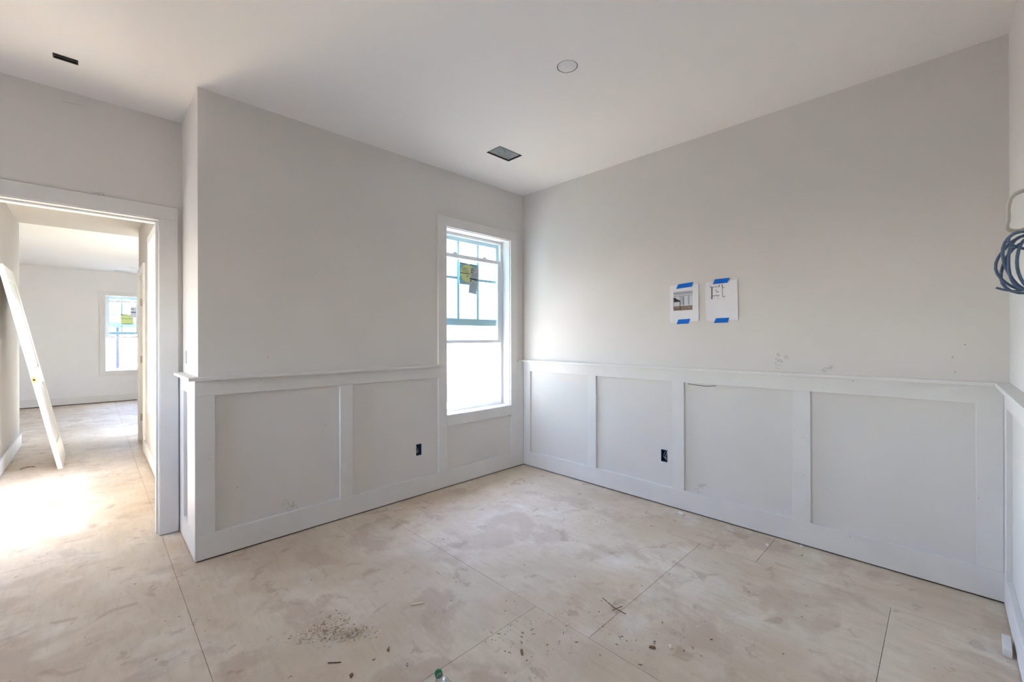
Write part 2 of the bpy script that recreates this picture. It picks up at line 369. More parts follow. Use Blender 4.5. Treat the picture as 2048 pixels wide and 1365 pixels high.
# ------------------------------------------------------------------ ceilings
LC = (-1.322, -1.608); LR = 0.0555
def ring(mb):
    k = mb.mi('ceiling'); n = 32; hs = 0.08
    A, B, C2 = [], [], []
    for i in range(n):
        t = 2*math.pi*i/n; c, s = math.cos(t), math.sin(t); q = hs/max(abs(c), abs(s))
        A.append(mb.bm.verts.new((LC[0]+LR*c, LC[1]+LR*s, H))); B.append(mb.bm.verts.new((LC[0]+q*c, LC[1]+q*s, H)))
        C2.append(mb.bm.verts.new((LC[0]+LR*c, LC[1]+LR*s, H+0.04)))
    for i in range(n):
        j = (i+1) % n
        for f in ((A[i], B[i], B[j], A[j]), (A[i], A[j], C2[j], C2[i])): mb.bm.faces.new(f).material_index = k
slab('ceiling', 'Z', H, H+0.16, -5.4, 0.14, -3.4, 0.72,
     [(-0.938, -0.698, -0.665, -0.511), (-3.281, -3.193, 0.150, 0.202), (LC[0]-.08, LC[0]+.08, LC[1]-.08, LC[1]+.08)], 'ceiling', ring)
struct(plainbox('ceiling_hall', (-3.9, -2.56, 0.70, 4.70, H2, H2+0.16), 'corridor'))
struct(plainbox('ceiling_far', (-7.2, -2.56, 4.70, 9.12, H2, H2+0.16), 'ceiling'))
struct(plainbox('ceiling_side', (-2.56, -1.30, 2.96, 9.12, H2, H2+0.16), 'ceiling'))

# ------------------------------------------------------------------ walls
WO = (-0.965, -0.192, 0.623, 2.253)      # window opening in the left wall
def hole(x, z, w=0.052, h=0.096): return (x-w/2, x+w/2, z-h/2, z+h/2)
OB1, OB2 = (-1.2345, 0.3715), (-1.507, 0.374)
SW = (0.435, 1.167)
wall_left = slab('wall_left', 'Y', 0.0, 0.15, -2.706, 0.14, 0.0, H+0.02, [WO, hole(*OB1)], 'wall')
wall_alcove = slab('wall_alcove', 'X', -2.706, -2.575, 0.15, 0.70, 0.0, H+0.02, [hole(*SW, 0.05, 0.085)], 'wall')
wall_right = slab('wall_right', 'X', 0.0, 0.14, -3.38, 0.0, 0.0, H+0.02, [hole(*OB2)], 'wall')
wall_end = slab('wall_end', 'Y', -3.385, -3.245, -5.4, 0.0, 0.0, H+0.02, [], 'wall')
BW = (-0.65, -0.05, 1.0, 1.9)  # unseen window opening, added to bring in fill daylight
wall_back = slab('wall_back', 'X', -5.34, -5.2, -3.245, 0.70, 0.0, H+0.02, [BW], 'wall')
DO = (-3.65, -2.832, -0.01, 2.072)
wall_doorway = slab('wall_doorway', 'Y', 0.585, 0.70, -5.2, -2.706, 0.0, H+0.02, [DO], 'wall')
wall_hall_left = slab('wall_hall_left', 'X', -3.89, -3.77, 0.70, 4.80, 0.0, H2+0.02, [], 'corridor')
HW = (1.05, 2.70, 0.623, 2.253)
DR = (3.405, 4.115, -0.01, 2.06)
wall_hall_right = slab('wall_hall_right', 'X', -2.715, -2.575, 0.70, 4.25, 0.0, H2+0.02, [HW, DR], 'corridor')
wall_closet = slab('wall_closet', 'Y', 2.96, 3.10, -2.575, -1.36, -0.3, H2+0.02, [], 'hallwall')
wall_partition = slab('wall_partition', 'Y', 4.15, 4.25, -2.575, -1.50, 0.0, H2+0.02, [], 'hallwall')
wall_room_left = slab('wall_room_left', 'Y', 4.68, 4.80, -7.0, -3.89, 0.0, H2+0.02, [], 'hallwall')
FW = (-2.955, -2.165, 0.64, 2.185)
wall_far = slab('wall_far', 'Y', 8.96, 9.10, -7.14, -1.36, -0.3, H2+0.02, [FW], 'hallwall')
SWN = (4.67, 5.42, 0.64, 2.30)
wall_room_right = slab('wall_room_right', 'X', -1.50, -1.36, 3.10, 8.96, -0.3, H2+0.02, [SWN], 'hallwall')
wall_room_end = slab('wall_room_end', 'X', -7.14, -7.0, 4.68, 8.96, 0.0, H2+0.02, [], 'hallwall')

# unseen dark skin added outside the walls to cut sunlight bouncing in
slab('wall_hall_added_skin', 'X', -2.575, -2.56, 0.15, 2.96, -0.3, H+0.02, [HW], 'light_damper')
slab('wall_closet_added_skin', 'Y', 2.945, 2.96, -2.56, -1.36, -0.3, H+0.02, [], 'light_damper')
slab('wall_room_added_skin', 'X', -1.36, -1.345, 2.945, 9.10, -0.3, H+0.02, [SWN], 'light_damper')
slab('wall_left_added_skin', 'Y', 0.15, 0.165, -2.56, 0.14, -0.3, H+0.02, [WO], 'light_damper')

# ------------------------------------------------------------------ wainscot boards (parts of the wall they are nailed to)
def yb(name, x0, x1, z0, z1, d=T, par=None): return board(name, (x0, x1, d, 0.0005, z0, z1), par or wall_left)
yb('top_rail', -2.725, -1.0505, 0.955, 1.045)
yb('wainscot_stile', -2.725, -2.629, BT, 0.955, -0.0187)
yb('wainscot_stile', -1.889, -1.798, BT, 0.955, -0.0187)
yb('filler_board', -0.1030, -0.0192, BT, 1.046, -0.0187)
board('chair_rail_cap', (-2.757, -1.0505, -0.05, 0.0005, 1.045, 1.0645), wall_left)
board('chair_rail_cap', (-0.095, -0.0505, -0.036, 0.0005, 1.047, 1.0665), wall_left)
struct(board('baseboard_left', (-2.7255, -0.0195, -0.0195, 0.0, G, BT), None))
struct(board('baseboard_alcove', (-2.7255, -2.706, 0.0, 0.563, G, BT), None))
def xa(name, y0, y1, z0, z1, d=-2.7247): return board(name, (d, -2.7055, y0, y1, z0, z1), wall_alcove)
xa('top_rail', 0.0, 0.564, 0.955, 1.045, -2.725)
xa('wainscot_stile', 0.0, 0.235, BT, 0.955); xa('wainscot_stile', 0.415, 0.564, BT, 0.955)
board('chair_rail_cap', (-2.757, -2.7055, 0.0, 0.563, 1.045, 1.0645), wall_alcove)
def xb(name, y0, y1, z0, z1, d=T): return board(name, (d, 0.0005, y0, y1, z0, z1), wall_right)
xb('top_rail', -3.226, -0.0192, 0.955, 1.046)
for y0, y1 in ((-0.112, -0.0192), (-0.895, -0.805), (-1.669, -1.581), (-2.450, -2.357), (-3.226, -3.135)):
    xb('wainscot_stile', y0, y1, BT, 0.955, -0.0187)
board('chair_rail_cap', (-0.05, 0.0005, -3.195, -0.0005, 1.046, 1.0655), wall_right)
struct(board('baseboard_right', (-0.0195, 0.0, -3.2265, -0.0195, G, BT), None))
def ye(name, x0, x1, z0, z1, d=-3.2263): return board(name, (x0, x1, -3.2455, d, z0, z1), wall_end)
ye('top_rail', -3.6, -0.0195, 0.955, 1.046, -3.226)
for x0, x1 in ((-0.112, -0.0195), (-0.895, -0.805), (-1.669, -1.581), (-2.45, -2.36), (-3.24, -3.15)):
    ye('wainscot_stile', x0, x1, BT, 0.955)
board('chair_rail_cap', (-3.6, -0.0005, -3.2455, -3.195, 1.046, 1.0655), wall_end)
struct(board('baseboard_end', (-5.2, -0.0195, -3.245, -3.2255, G, BT), None))
struct(board('baseboard_hall_left', (-3.77, -3.754, 0.72, 4.816, G, 0.145), None))
struct(board('baseboard_room_left', (-6.9, -3.7705, 4.80, 4.816, G, 0.145), None))
struct(board('baseboard_hall_right', (-2.731, -2.715, 0.72, 3.315, G, 0.145), None))
struct(board('baseboard_hall_stub', (-2.731, -2.715, 4.206, 4.25, G, 0.145), None))
struct(board('baseboard_far', (-7.0, -1.50, 8.944, 8.96, 0.014, 0.15), None))
struct(board('baseboard_room_right', (-1.516, -1.50, 4.25, 8.944, G, 0.145), None))
struct(board('baseboard_back', (-5.2, -5.182, -3.2255, 0.585, G, BT), None))
struct(board('baseboard_doorway', (-5.18, -3.755, 0.567, 0.585, G, BT), None))

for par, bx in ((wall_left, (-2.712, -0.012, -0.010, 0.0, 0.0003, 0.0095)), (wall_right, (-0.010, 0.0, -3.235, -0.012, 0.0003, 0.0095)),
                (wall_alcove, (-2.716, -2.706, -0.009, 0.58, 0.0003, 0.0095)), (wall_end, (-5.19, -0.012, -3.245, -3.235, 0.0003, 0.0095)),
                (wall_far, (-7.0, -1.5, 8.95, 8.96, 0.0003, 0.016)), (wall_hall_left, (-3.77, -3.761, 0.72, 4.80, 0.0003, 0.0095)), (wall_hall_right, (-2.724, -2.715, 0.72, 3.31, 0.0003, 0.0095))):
    plainbox('gap_shade', bx, 'shade_strip', par)  # dark strips that paint the shade into the gap below the boards

# ------------------------------------------------------------------ windows
def window(name, loc, rz, w, z0, z1, casing, raised=0.60, muntins=(-0.144, 0.092), depth=0.095, legs_to=None, apron=0.095, hm=1.847, posts=()):
    """local x along the wall seen from inside, local y outwards, x centred on the opening; sashes: lower one raised by `raised`"""
    W = struct(empty(name, loc, rz)); h = w/2
    cl, cr, ct = casing
    lz = legs_to if legs_to is not None else z0 - apron
    B = lambda n, *b: board(n, b, W)
    B('casing_leg', -h-cl, -h, -0.019, 0.0005, lz, z1); B('casing_leg', h, h+cr, -0.019, 0.0005, lz, z1)
    B('casing_head', -h-cl, h+cr, -0.0193, 0.0005, z1, z1+ct)
    B('apron', -h, h, -0.0188, 0.0005, z0-apron, z0)
    r = 0.006
    B('jamb', -h-0.013, -h+r, -0.003, depth, z0, z1); B('jamb', h-r, h+0.013, -0.003, depth, z0, z1)
    B('head_jamb', -h+r, h-r, -0.003, depth, z1-r, z1+0.013); B('sill', -h+r, h-r, -0.003, depth, z0-0.013, z0+r)
    units = []; xs = [-h+r] + [x for p in posts for x in (p-0.012, p+0.012)] + [h-r]
    for a, b in zip(xs[::2], xs[1::2]): units.append((a, b))
    for p in posts: B('mullion_post', p-0.075, p+0.075, -0.0185, depth, z0+r, z1-r)
    for ui, (a, b) in enumerate(units):
        fr = MB(); f = 0.026; za, zb = z0+r, z1-r
        fr.box(a, a+f, depth, depth+0.07, za, zb, 'vinyl', .001).box(b-f, b, depth, depth+0.07, za, zb, 'vinyl', .001)
        fr.box(a+f, b-f, depth, depth+0.07, zb-f, zb, 'vinyl', .001).box(a+f, b-f, depth, depth+0.07, za, za+0.03, 'vinyl', .001)
        fr.build('frame', W)
        fa, fb = a+f, b-f; mid = (za+zb)/2
        y0, y1 = depth+0.038, depth+0.062
        us = MB(); s_ = 0.030; m0 = mid - 0.032
        us.box(fa, fa+s_, y0, y1, m0, zb-f, 'teal', .001).box(fb-s_, fb, y0, y1, m0, zb-f, 'teal', .001)
        us.box(fa+s_, fb-s_, y0, y1, zb-f-0.035, zb-f, 'teal', .001).box(fa+s_, fb-s_, y0, y1, m0, m0+0.064, 'teal', .001)
        us.box(fa+s_+0.02, fa+s_+0.17, y0-0.004, y0, m0+0.026, m0+0.034, 'teal').box(fb-s_-0.17, fb-s_-0.02, y0-0.004, y0, m0+0.026, m0+0.034, 'teal')
        up = us.build('upper_sash', W)
        ym = (y0+y1)/2; c = (a+b)/2
        plainbox('glass_pane', (fa+s_-.004, fb-s_+.004, ym-.002, ym+.002, m0+0.06, zb-f-0.031), 'glass', up)
        for x in muntins: plainbox('muntin', (c+x-0.012, c+x+0.012, ym-0.008, ym+0.008, m0+0.06, zb-f-0.033), 'teal', up)
        plainbox('muntin', (fa+s_, fb-s_, ym-0.007, ym+0.007, hm-0.011, hm+0.011), 'teal', up)
        rz_ = raised[ui] if isinstance(raised, tuple) else raised
        l0, l1 = za+0.012+rz_, mid+0.030+rz_ - (0.012)
        y0, y1 = depth+0.006, depth+0.032
        ls = MB(); s_ = 0.034
        ls.box(fa-.004, fa+s_, y0, y1, l0, l1, 'vinyl', .001).box(fb-s_, fb+.004, y0, y1, l0, l1, 'vinyl', .001)
        ls.box(fa+s_, fb-s_, y0-.004, y1, l1-0.034, l1, 'vinyl', .001).box(fa+s_, fb-s_, y0, y1, l0, l0+0.028, 'vinyl', .001)
        lo = ls.build('lower_sash', W)
        ym = (y0+y1)/2
        plainbox('glass_pane', (fa+s_-.004, fb-s_+.004, ym-.002, ym+.002, l0+0.025, l1-0.030), 'glass', lo)
        for x in (c-0.20, c+0.155):
            MB().prism([(x-0.028, y0+.004, l1), (x+0.028, y0+.004, l1), (x+0.016, y0+.004, l1+0.016), (x-0.006, y0+.004, l1+0.022), (x-0.020, y0+.004, l1+0.014)], (0, 0.016, 0), 'vinyl').build('sash_lock', lo)
    return W
window('window_1', (-0.5785, 0, 0), 0, 0.773, 0.623, 2.253, (0.0855, 0.089, 0.084), legs_to=BT)
win2 = window('window_2', (-2.715, 1.875, 0), -math.pi/2, 1.65, 0.623, 2.253, (0.089, 0.089, 0.084), raised=(0.50, 0.50), muntins=(-0.12, 0.12), depth=0.03, posts=(0.0,))
window('window_3', (-2.56, 8.96, 0), 0, 0.79, 0.64, 2.185, (0.085, 0.085, 0.075), raised=0.66, hm=1.80)
window('window_4', (-1.50, 5.045, 0), -math.pi/2, 0.75, 0.64, 2.30, (0.085, 0.085, 0.075), raised=0.0, depth=0.03, hm=1.88)
portal((-0.58, 0.19, 1.44), (0, -1, 0), 0.85, 1.7)
portal((-5.38, -0.35, 1.45), (1, 0, 0), 0.7, 1.0)
portal((-2.54, 1.875, 1.44), (-1, 0, 0), 1.75, 1.7)
portal((-2.56, 9.15, 1.42), (0, -1, 0), 0.9, 1.65)
portal((-1.32, 5.045, 1.47), (-1, 0, 0), 0.85, 1.75)

# ------------------------------------------------------------------ doorway casing
d1 = struct(empty('door_1'))
B = lambda n, *b: board(n, b, d1)
B('casing_leg', -2.828, -2.732, 0.565, 0.5855, 0.004, 2.073); B('casing_leg', -3.752, -3.654, 0.565, 0.5855, 0.004, 2.073)
B('casing_head', -3.752, -2.732, 0.5648, 0.5855, 2.073, 2.158)
B('jamb', -2.833, -2.815, 0.572, 0.712, 0.002, 2.068); B('jamb', -3.668, -3.649, 0.572, 0.712, 0.002, 2.068)
B('head_jamb', -3.649, -2.833, 0.572, 0.712, 2.064, 2.082)
B('door_stop', -2.845, -2.833, 0.612, 0.665, 0.002, 2.052); B('door_stop', -3.649, -3.637, 0.612, 0.665, 0.002, 2.052)
B('door_stop', -3.637, -2.845, 0.612, 0.665, 2.052, 2.064)
B('casing_leg', -2.828, -2.738, 0.6995, 0.718, 0.004, 2.073)
d2 = struct(empty('door_2'))
B = lambda n, *b: board(n, b, d2)
B('casing_leg', -2.734, -2.7145, 3.316, 3.405, 0.004, 2.065); B('casing_leg', -2.734, -2.7145, 4.118, 4.205, 0.004, 2.065)
B('casing_head', -2.7345, -2.7145, 3.316, 4.205, 2.065, 2.15)
j = B('jamb', -2.72, -2.570, 4.100, 4.118, 0.004, 2.06); B('jamb', -2.72, -2.570, 3.402, 3.420, 0.004, 2.06)
B('head_jamb', -2.72, -2.570, 3.42, 4.10, 2.045, 2.063)
B('door_stop', -2.66, -2.62, 4.088, 4.10, 0.004, 2.045)
for z in (0.30, 1.03, 1.75): plainbox('hinge_mortise', (-2.712, -2.682, 4.0975, 4.1005, z-0.045, z+0.045), 'hinge', j)

# ------------------------------------------------------------------ white door slab leaning on the hall wall
def leaning_door():
    ft = Vector((-3.3525, 3.13, 0.0)); L = 2.03; Wd = 0.71; th = 0.035
    top_x = -3.7695 + th*0.97
    ang = math.asin((ft.x - top_x) / L)
    r = empty('door_slab', ft); r.rotation_euler = (0, -ang, 0)
    tag(r, 'loose white panelled door slab leaning on the left hall wall beyond the doorway', 'door', kind='thing')
    # local: z up the slab, y along its width, x through its thickness (front face at x = 0)
    m = MB(); st = 0.11
    m.box(-th, 0, 0, st, 0, L, 'door', .0015).box(-th, 0, Wd-st, Wd, 0, L, 'door', .0015)
    m.box(-th, 0, st, Wd-st, 0, 0.24, 'door', .001).box(-th, 0, st, Wd-st, 0.86, 1.02, 'door', .001).box(-th, 0, st, Wd-st, L-0.13, L, 'door', .001)
    m.build('door_frame', r)
    for z0, z1 in ((0.24, 0.86), (1.02, L-0.13)):
        m = MB(); m.box(-th+.011, -.011, st-.002, Wd-st+.002, z0-.002, z1+.002, 'door')
        m.box(-th+.006, -.006, st+.035, Wd-st-.035, z0+.035, z1-.035, 'door', .004); m.build('door_panel', r)
    m = MB(); m.box(-th/2-.0125, -th/2+.0125, -0.0008, 0.001, 0.885, 0.942, 'brass'); lp = m.build('latch_plate', r); lp['label'] = 'brass latch plate in the door edge'
    MB().lathe([(0.009, 0), (0.009, 0.001)], 'void', Matrix.Translation((-th/2, -0.0006, 0.914)) @ Matrix.Rotation(math.pi/2, 4, 'X'), 12).build('latch_bore', lp)
leaning_door()

# ------------------------------------------------------------------ ceiling openings
def duct(name, x0, x1, y0, y1, h, lab):
    r = empty(name, ((x0+x1)/2, (y0+y1)/2, H)); tag(r, lab, 'duct opening')
    a, b = (x1-x0)/2, (y1-y0)/2
    m = MB()
    n = 10; e = 0.0015
    m.box(-a-e, -a+.002, -b, b, .012, h, 'galv').box(a-.002, a+e, -b, b, .012, h, 'galv')
    m.box(-a, a, -b-e, -b+.002, .012, h, 'galv').box(-a, a, b-.002, b+e, .012, h, 'galv')
    m.box(-a, a, -b, b, h-.004, h, 'galv'); m.build('metal_boot', r)
    # torn dark edge of the cut board
    for (p0, p1) in (((-a, -b), (a, -b)), ((a, -b), (a, b)), ((a, b), (-a, b)), ((-a, b), (-a, -b))):
        m = MB(); p0, p1 = Vector(p0), Vector(p1); d = (p1-p0).normalized(); nrm = Vector((-d.y, d.x)); k = max(4, int((p1-p0).length/.02))
        up, lo = [], []
        for i in range(k+1):
            q = p0 + (p1-p0)*i/k
            w_ = 0.004 + random.random()*0.0035
            lo.append((q.x - nrm.x*.002, q.y - nrm.y*.002, -.0006)); up.append((q.x + nrm.x*w_, q.y + nrm.y*w_, -.0006))
        m.prism(lo + up[::-1], (0, 0, 0.010), 'gap'); m.build('cut_edge', r)
    return r
dv = duct('ceiling_vent', -0.938, -0.698, -0.665, -0.511, 0.15, 'dark rectangular vent hole in the ceiling near the far corner')
MB().tube([(0.02-.09, -0.072, 0.0), (-.072, -0.078, -.02), (-.066, -0.079, -.03)], 0.0012, 'gap', 5).build('loose_thread', dv)
dv2 = duct('ceiling_slot', -3.281, -3.193, 0.150, 0.202, 0.05, 'small dark slot cut in the ceiling before the doorway wall')
MB().box(-0.044, 0.044, -0.004, 0.001, 0.004, 0.03, 'void').build('metal_tongue', dv2)
r = empty('light_cover', (LC[0], LC[1], H)); tag(r, 'round white cover plate over the recessed light hole in the ceiling', 'cover plate')
MB().lathe([(0.0, 0.0), (0.050, 0.0), (0.0515, 0.0015), (0.0515, 0.004), (0.0, 0.004)], 'paper', Matrix.Identity(4), 40).build('plate', r)
MB().lathe([(0.003, -0.0012), (0.003, 0.0)], 'galv', Matrix.Translation((-0.004, 0.001, 0)), 10).build('screw', r)
MB().lathe([(0.0553, 0.0015), (0.0553, 0.06), (0.0, 0.06)], 'void', Matrix.Identity(4), 32).build('light_can', r)
for i, (x, y, L_) in enumerate(((-2.70, 8.70, 0.25), (-2.58, 8.03, 0.09))):
    r = empty('ceiling_register', (x, y, H2)); tag(r, ('long thin dark slot register in the far room ceiling', 'short dark slot register in the far room ceiling, nearer than the long one')[i], 'register')
    MB().box(-L_/2, L_/2, -0.035, 0.035, -0.006, 0.0, 'vinyl', .001).build('register_frame', r)
    for k in range(3): MB().box(-L_/2+.008, L_/2-.008, -0.026+k*.02, -0.014+k*.02, -0.0075, -0.0055, 'galv').build('register_slot', r)

# ------------------------------------------------------------------ electrical boxes
def ebox(lab, loc, rz, w_, h_, col='bluebox'):
    """local x along wall, y into the wall"""
    r = empty('outlet_box', loc, rz); tag(r, lab, 'electrical box'); a, b = w_/2, h_/2
    m = MB(); t = .0025
    m.box(-a, -a+t, .004, .07, -b, b, col).box(a-t, a, .004, .07, -b, b, col).box(-a, a, .004, .07, -b, -b+t, col).box(-a, a, .004, .07, b-t, b, col).box(-a, a, .067, .07, -b, b, col)
    m.build('box_shell', r)
    m = MB(); n = 9
    pts = [(-a+(2*a)*i/n, -.0006, -b - .002 - random.random()*.004) for i in range(n+1)]
    m.prism(pts + [(a, -.0006, -b+.002), (-a, -.0006, -b+.002)], (0, .006, 0), 'gyp'); m.build('torn_edge', r)
    for s, mm in ((-1, 'wirew'), (0.2, 'wirew'), (1, 'darkw')):
        x = s*a*.45
        MB().tube([(x*.4, .062, b*.7), (x*1.2, .035, b*.25), (x*.9, .018, -b*.25), (x*.3+.004, .03, -b*.7), (x*.2+.008, .045, -b*.5)], 0.0024, mm, 6).build('wire', r)
    for z in (-b+.006, b-.006): MB().box(-.006, .006, .003, .010, z-.004, z+.004, col).build('screw_tab', r)
    return r
ebox('blue outlet box low in the wall left of the window', (OB1[0], 0, OB1[1]), 0, 0.052, 0.096)
ebox('blue outlet box with a white wire low in the right wall', (0, OB2[0], OB2[1]), -math.pi/2, 0.054, 0.096)
ebox('dark switch box hole in the narrow return wall beside the doorway', (-2.706, SW[0], SW[1]), -math.pi/2, 0.05, 0.085, 'galv')

# ------------------------------------------------------------------ taped papers
def P3(p, d=0.0): return (-d, p[0], p[1])
def sheet(q, curl, seed):
    TL, TR, BR, BL = [Vector((0, *c)) for c in q]; m = MB(); n = 12; g = []
    for i in range(n+1):
        row = []
        for k in range(n+1):
            s, t = k/n, i/n
            p = (TL*(1-s)+TR*s)*(1-t) + (BL*(1-s)+BR*s)*t
            d = 0.0012 + curl*min(1,abs(s-.45)*2)**2.2*(0.35+0.65*t) + 0.0022*(1+math.sin(s*9+seed))*(4*t*(1-t))
            row.append(m.bm.verts.new((-d, p.y, p.z)))
        g.append(row)
    for i in range(n):
        for k in range(n):
            f = m.bm.faces.new((g[i][k], g[i+1][k], g[i+1][k+1], g[i][k+1])); f.smooth = True
    m.mi('paper')
    def depth(y, z):
        s = (y - TL.y)/(TR.y - TL.y); t = (TL.z - z)/(TL.z - BL.z)
        return 0.0012 + curl*min(1,abs(s-.45)*2)**2.2*(0.35+0.65*t) + 0.0022*(1+math.sin(s*9+seed))*(4*max(0, t*(1-t)))
    return m, depth
def ribbon(m, pts, w_, axis, off, mt, dep=None):
    """flat pen stroke of width w_ on a wall plane; pts are (along, z)"""
    for (a0, b0), (a1, b1) in zip(pts, pts[1:]):
        d = Vector((a1-a0, b1-b0)); l = d.length
        if l < 1e-6: continue
        d /= l; n = Vector((-d.y, d.x))*w_/2; e = d*w_*.3
        q = [(a0-e.x+n.x, b0-e.y+n.y), (a1+e.x+n.x, b1+e.y+n.y), (a1+e.x-n.x, b1+e.y-n.y), (a0-e.x-n.x, b0-e.y-n.y)]
        m.poly([(-(off+(dep(a, b) if dep else 0)), a, b) if axis == 'X' else (a, -off+0.0, b) for a, b in q], mt)
def paper(name, q, tapes, curl, seed, lab):
    r = empty(name, (0, (q[0][0]+q[1][0])/2, q[2][1])); tag(r, lab, 'paper'); inv = Vector(r.location)
    def rel(o):
        o.parent = r; o.location = -inv; return o
    m, dep = sheet(q, curl, seed); rel(m.build('sheet', None, fix=False))
    for k, t in enumerate(tapes):
        cy_, cz_ = sum(p[0] for p in t)/4, sum(p[1] for p in t)/4
        m = MB()
        m.prism([(-0.0045-0.0006, *p) for p in t], (0.0008, 0, 0), 'tape')
        o = rel(m.build('tape_strip', None)); o['label'] = ('blue tape strip over the top edge', 'blue tape strip over the bottom edge')[k]
    return r, rel, dep
ra, rel, dep = paper('printed_page', DATA['paper_a'], DATA['tapes'][:2], 0.006, 0.5, 'white page with a printed room picture, held by blue tape on the right wall')
tl, tr, br, bl = [Vector(c) for c in DATA['print']]
def pq(s0, t0, s1, t1): return [(s0, t0), (s1, t0), (s1, t1), (s0, t1)]
def onprint(pts, m, mt, lay):
    def pt(s, t):
        p = (tl*(1-s)+tr*s)*(1-t) + (bl*(1-s)+br*s)*t
        return (-(dep(p.x, p.y) + 0.0003 + lay*0.00015), p.x, p.y)
    if len(pts) != 4: m.poly([pt(*p) for p in pts], mt); return
    n = 8; (s0, t0), (s1, t1) = pts[0], pts[2]
    for i in range(n):
        for k in range(n):
            a, b, c, d = s0+(s1-s0)*i/n, s0+(s1-s0)*(i+1)/n, t0+(t1-t0)*k/n, t0+(t1-t0)*(k+1)/n
            m.poly([pt(a, c), pt(b, c), pt(b, d), pt(a, d)], mt)
m = MB()
onprint(pq(0, 0, 1, 1), m, 'p_mid', 0)
onprint(pq(0, 0.0, 1, 0.16), m, 'p_wall', 1); onprint(pq(0, 0.16, 1, 0.24), m, 'p_light', 1); onprint(pq(0, 0.215, 1, 0.24), m, 'p_shade', 2)
for x0, x1 in ((0.0, 0.30), (0.55, 0.76), (0.86, 1.0)): onprint(pq(x0, 0.25, x1, 0.74), m, 'p_light', 1)
for x0, x1 in ((0.33, 0.55), (0.76, 0.80)): onprint(pq(x0, 0.28, x1, 0.72), m, 'p_shade' if x0 > .5 else 'p_mid', 2)
onprint(pq(0.48, 0.27, 0.55, 0.72), m, 'p_shade', 3)
onprint(pq(0, 0.76, 1, 1), m, 'p_floor', 3); onprint(pq(0, 0.70, 1, 0.77), m, 'p_light', 2)
onprint([(0, 0.30), (0.08, 0.30), (0.2, 0.40), (0.36, 0.48), (0.36, 0.53), (0, 0.55)], m, 'p_black', 4)
onprint(pq(0.325, 0.52, 0.355, 0.95), m, 'p_black', 4); onprint(pq(0.0, 0.54, 0.02, 1.0), m, 'p_black', 4); onprint(pq(0.02, 0.90, 0.33, 0.915), m, 'p_black', 4)
o = rel(m.build('room_print', None, fix=False)); o['label'] = 'printed picture of a panelled room with a dark bench'
rb, rel, dep = paper('plan_page', DATA['paper_b'], DATA['tapes'][2:], 0.008, 2.0, 'white page with a black floor plan sketch, taped right of the picture page')
m = MB()
for w_, pts in DATA['plan']: ribbon(m, pts, w_*0.00030, 'X', 0.0006, 'ink' if w_ > 7 else 'inklight', dep)
o = rel(m.build('plan_drawing', None, fix=False)); o['label'] = 'black line floor plan'

# pencil notes on the drywall
def note(par, key, axis, w_, split):
    strokes = DATA[key]; i = 0
    for n in split:
        m = MB()
        for pts in strokes[i:i+n]:
            if axis == 'X': ribbon(m, pts, w_, 'X', 0.0006, 'pencil')
            else: ribbon(m, pts, w_, 'Y', 0.0006 if key != 'marks_door' else -0.5844, 'pencil')
        m.build('pencil_note', par, fix=False); i += n
note(wall_right, 'marks_right', 'X', 0.0026, (4, 3, 5, 7))
note(wall_left, 'marks_left', 'Y', 0.0022, (5,))
note(wall_doorway, 'marks_door', 'Y', 0.0026, (3,))


# nail heads and dents
def nails(par, axis, off, pts, r=0.0042):
    for a, z in pts:
        P = [(a + r*math.cos(t*math.pi/4), z + r*math.sin(t*math.pi/4)) for t in range(8)]
        MB().poly([(off, p, q) if axis == 'X' else (p, off, q) for p, q in P], 'pencil').build('nail_mark', par, fix=False)
nails(wall_left, 'Y', -0.0006, [(-2.0465, 1.7414), (-1.2313, 1.2625), (-2.3434, 1.1678), (-2.512, 0.3808), (-1.9886, 0.6864)]); nails(wall_left, 'Y', -0.0196, [(-2.3881, 1.0288), (-2.6556, 0.5812), (-2.3958, 0.044), (-1.8704, 0.6079), (-1.8637, 0.4214), (-1.8275, 0.3781)], 0.003)
nails(wall_right, 'X', -0.0006, [(-3.0633, 1.1054), (-3.0546, 1.1818), (-3.0986, 1.2463)]); nails(wall_right, 'X', -0.0196, [(-2.3707, 0.7035), (-2.4152, 0.6672), (-2.3755, 0.4457), (-2.4173, 0.4396), (-3.1426, 0.4851), (-2.6557, 1.0323), (-2.6403, 0.1313)], 0.003)
m = MB(); ribbon(m, [(-1.6932, 0.945), (-1.7627, 0.9392), (-1.823, 0.9367), (-1.892, 0.9456)], 0.004, 'X', 0.0006, 'gap'); m.build('open_joint', wall_right, fix=False)
m = MB(); ribbon(m, [(-3.2645, 2.6744), (-3.2219, 2.6792), (-3.174, 2.6827)], 0.002, 'Y', -0.5844, 'pencil'); m.build('hairline_crack', wall_doorway, fix=False)

# ------------------------------------------------------------------ labels stuck to the window glass
GY = 0.1105
def on(pts, lay=0): return [(a, GY - lay*0.0003, b) for a, b in pts]
r = empty('window_sticker', (-0.62, GY, 1.78)); tag(r, 'teal window label with a yellow green disc stuck on the raised sash glass', 'sticker'); inv = Vector(r.location)
def relw(o, r_=None):
    o.parent = r_ or r; o.location = -Vector((r_ or r).location); return o
relw(MB().prism(on(DATA['stkA']), (0, 0.0003, 0), 'stk_teal').build('backing'))
m = MB()
for q in DATA['stk_bars']: m.poly(on(q, 1), 'stk_dark')
relw(m.build('header_band', None, False))
c, lft, top, bot = [Vector(p) for p in DATA['stk_circ']]
rx, rzp, rzm = abs(lft.x-c.x), abs(top.y-c.y), abs(bot.y-c.y)
m = MB(); m.poly(on([(c.x+rx*math.cos(t*math.pi/20), (c.y+(rzp if math.sin(t*math.pi/20) > 0 else rzm)*math.sin(t*math.pi/20))) for t in range(40)], 2), 'stk_yel')
relw(m.build('printed_disc', None, False))
m = MB()
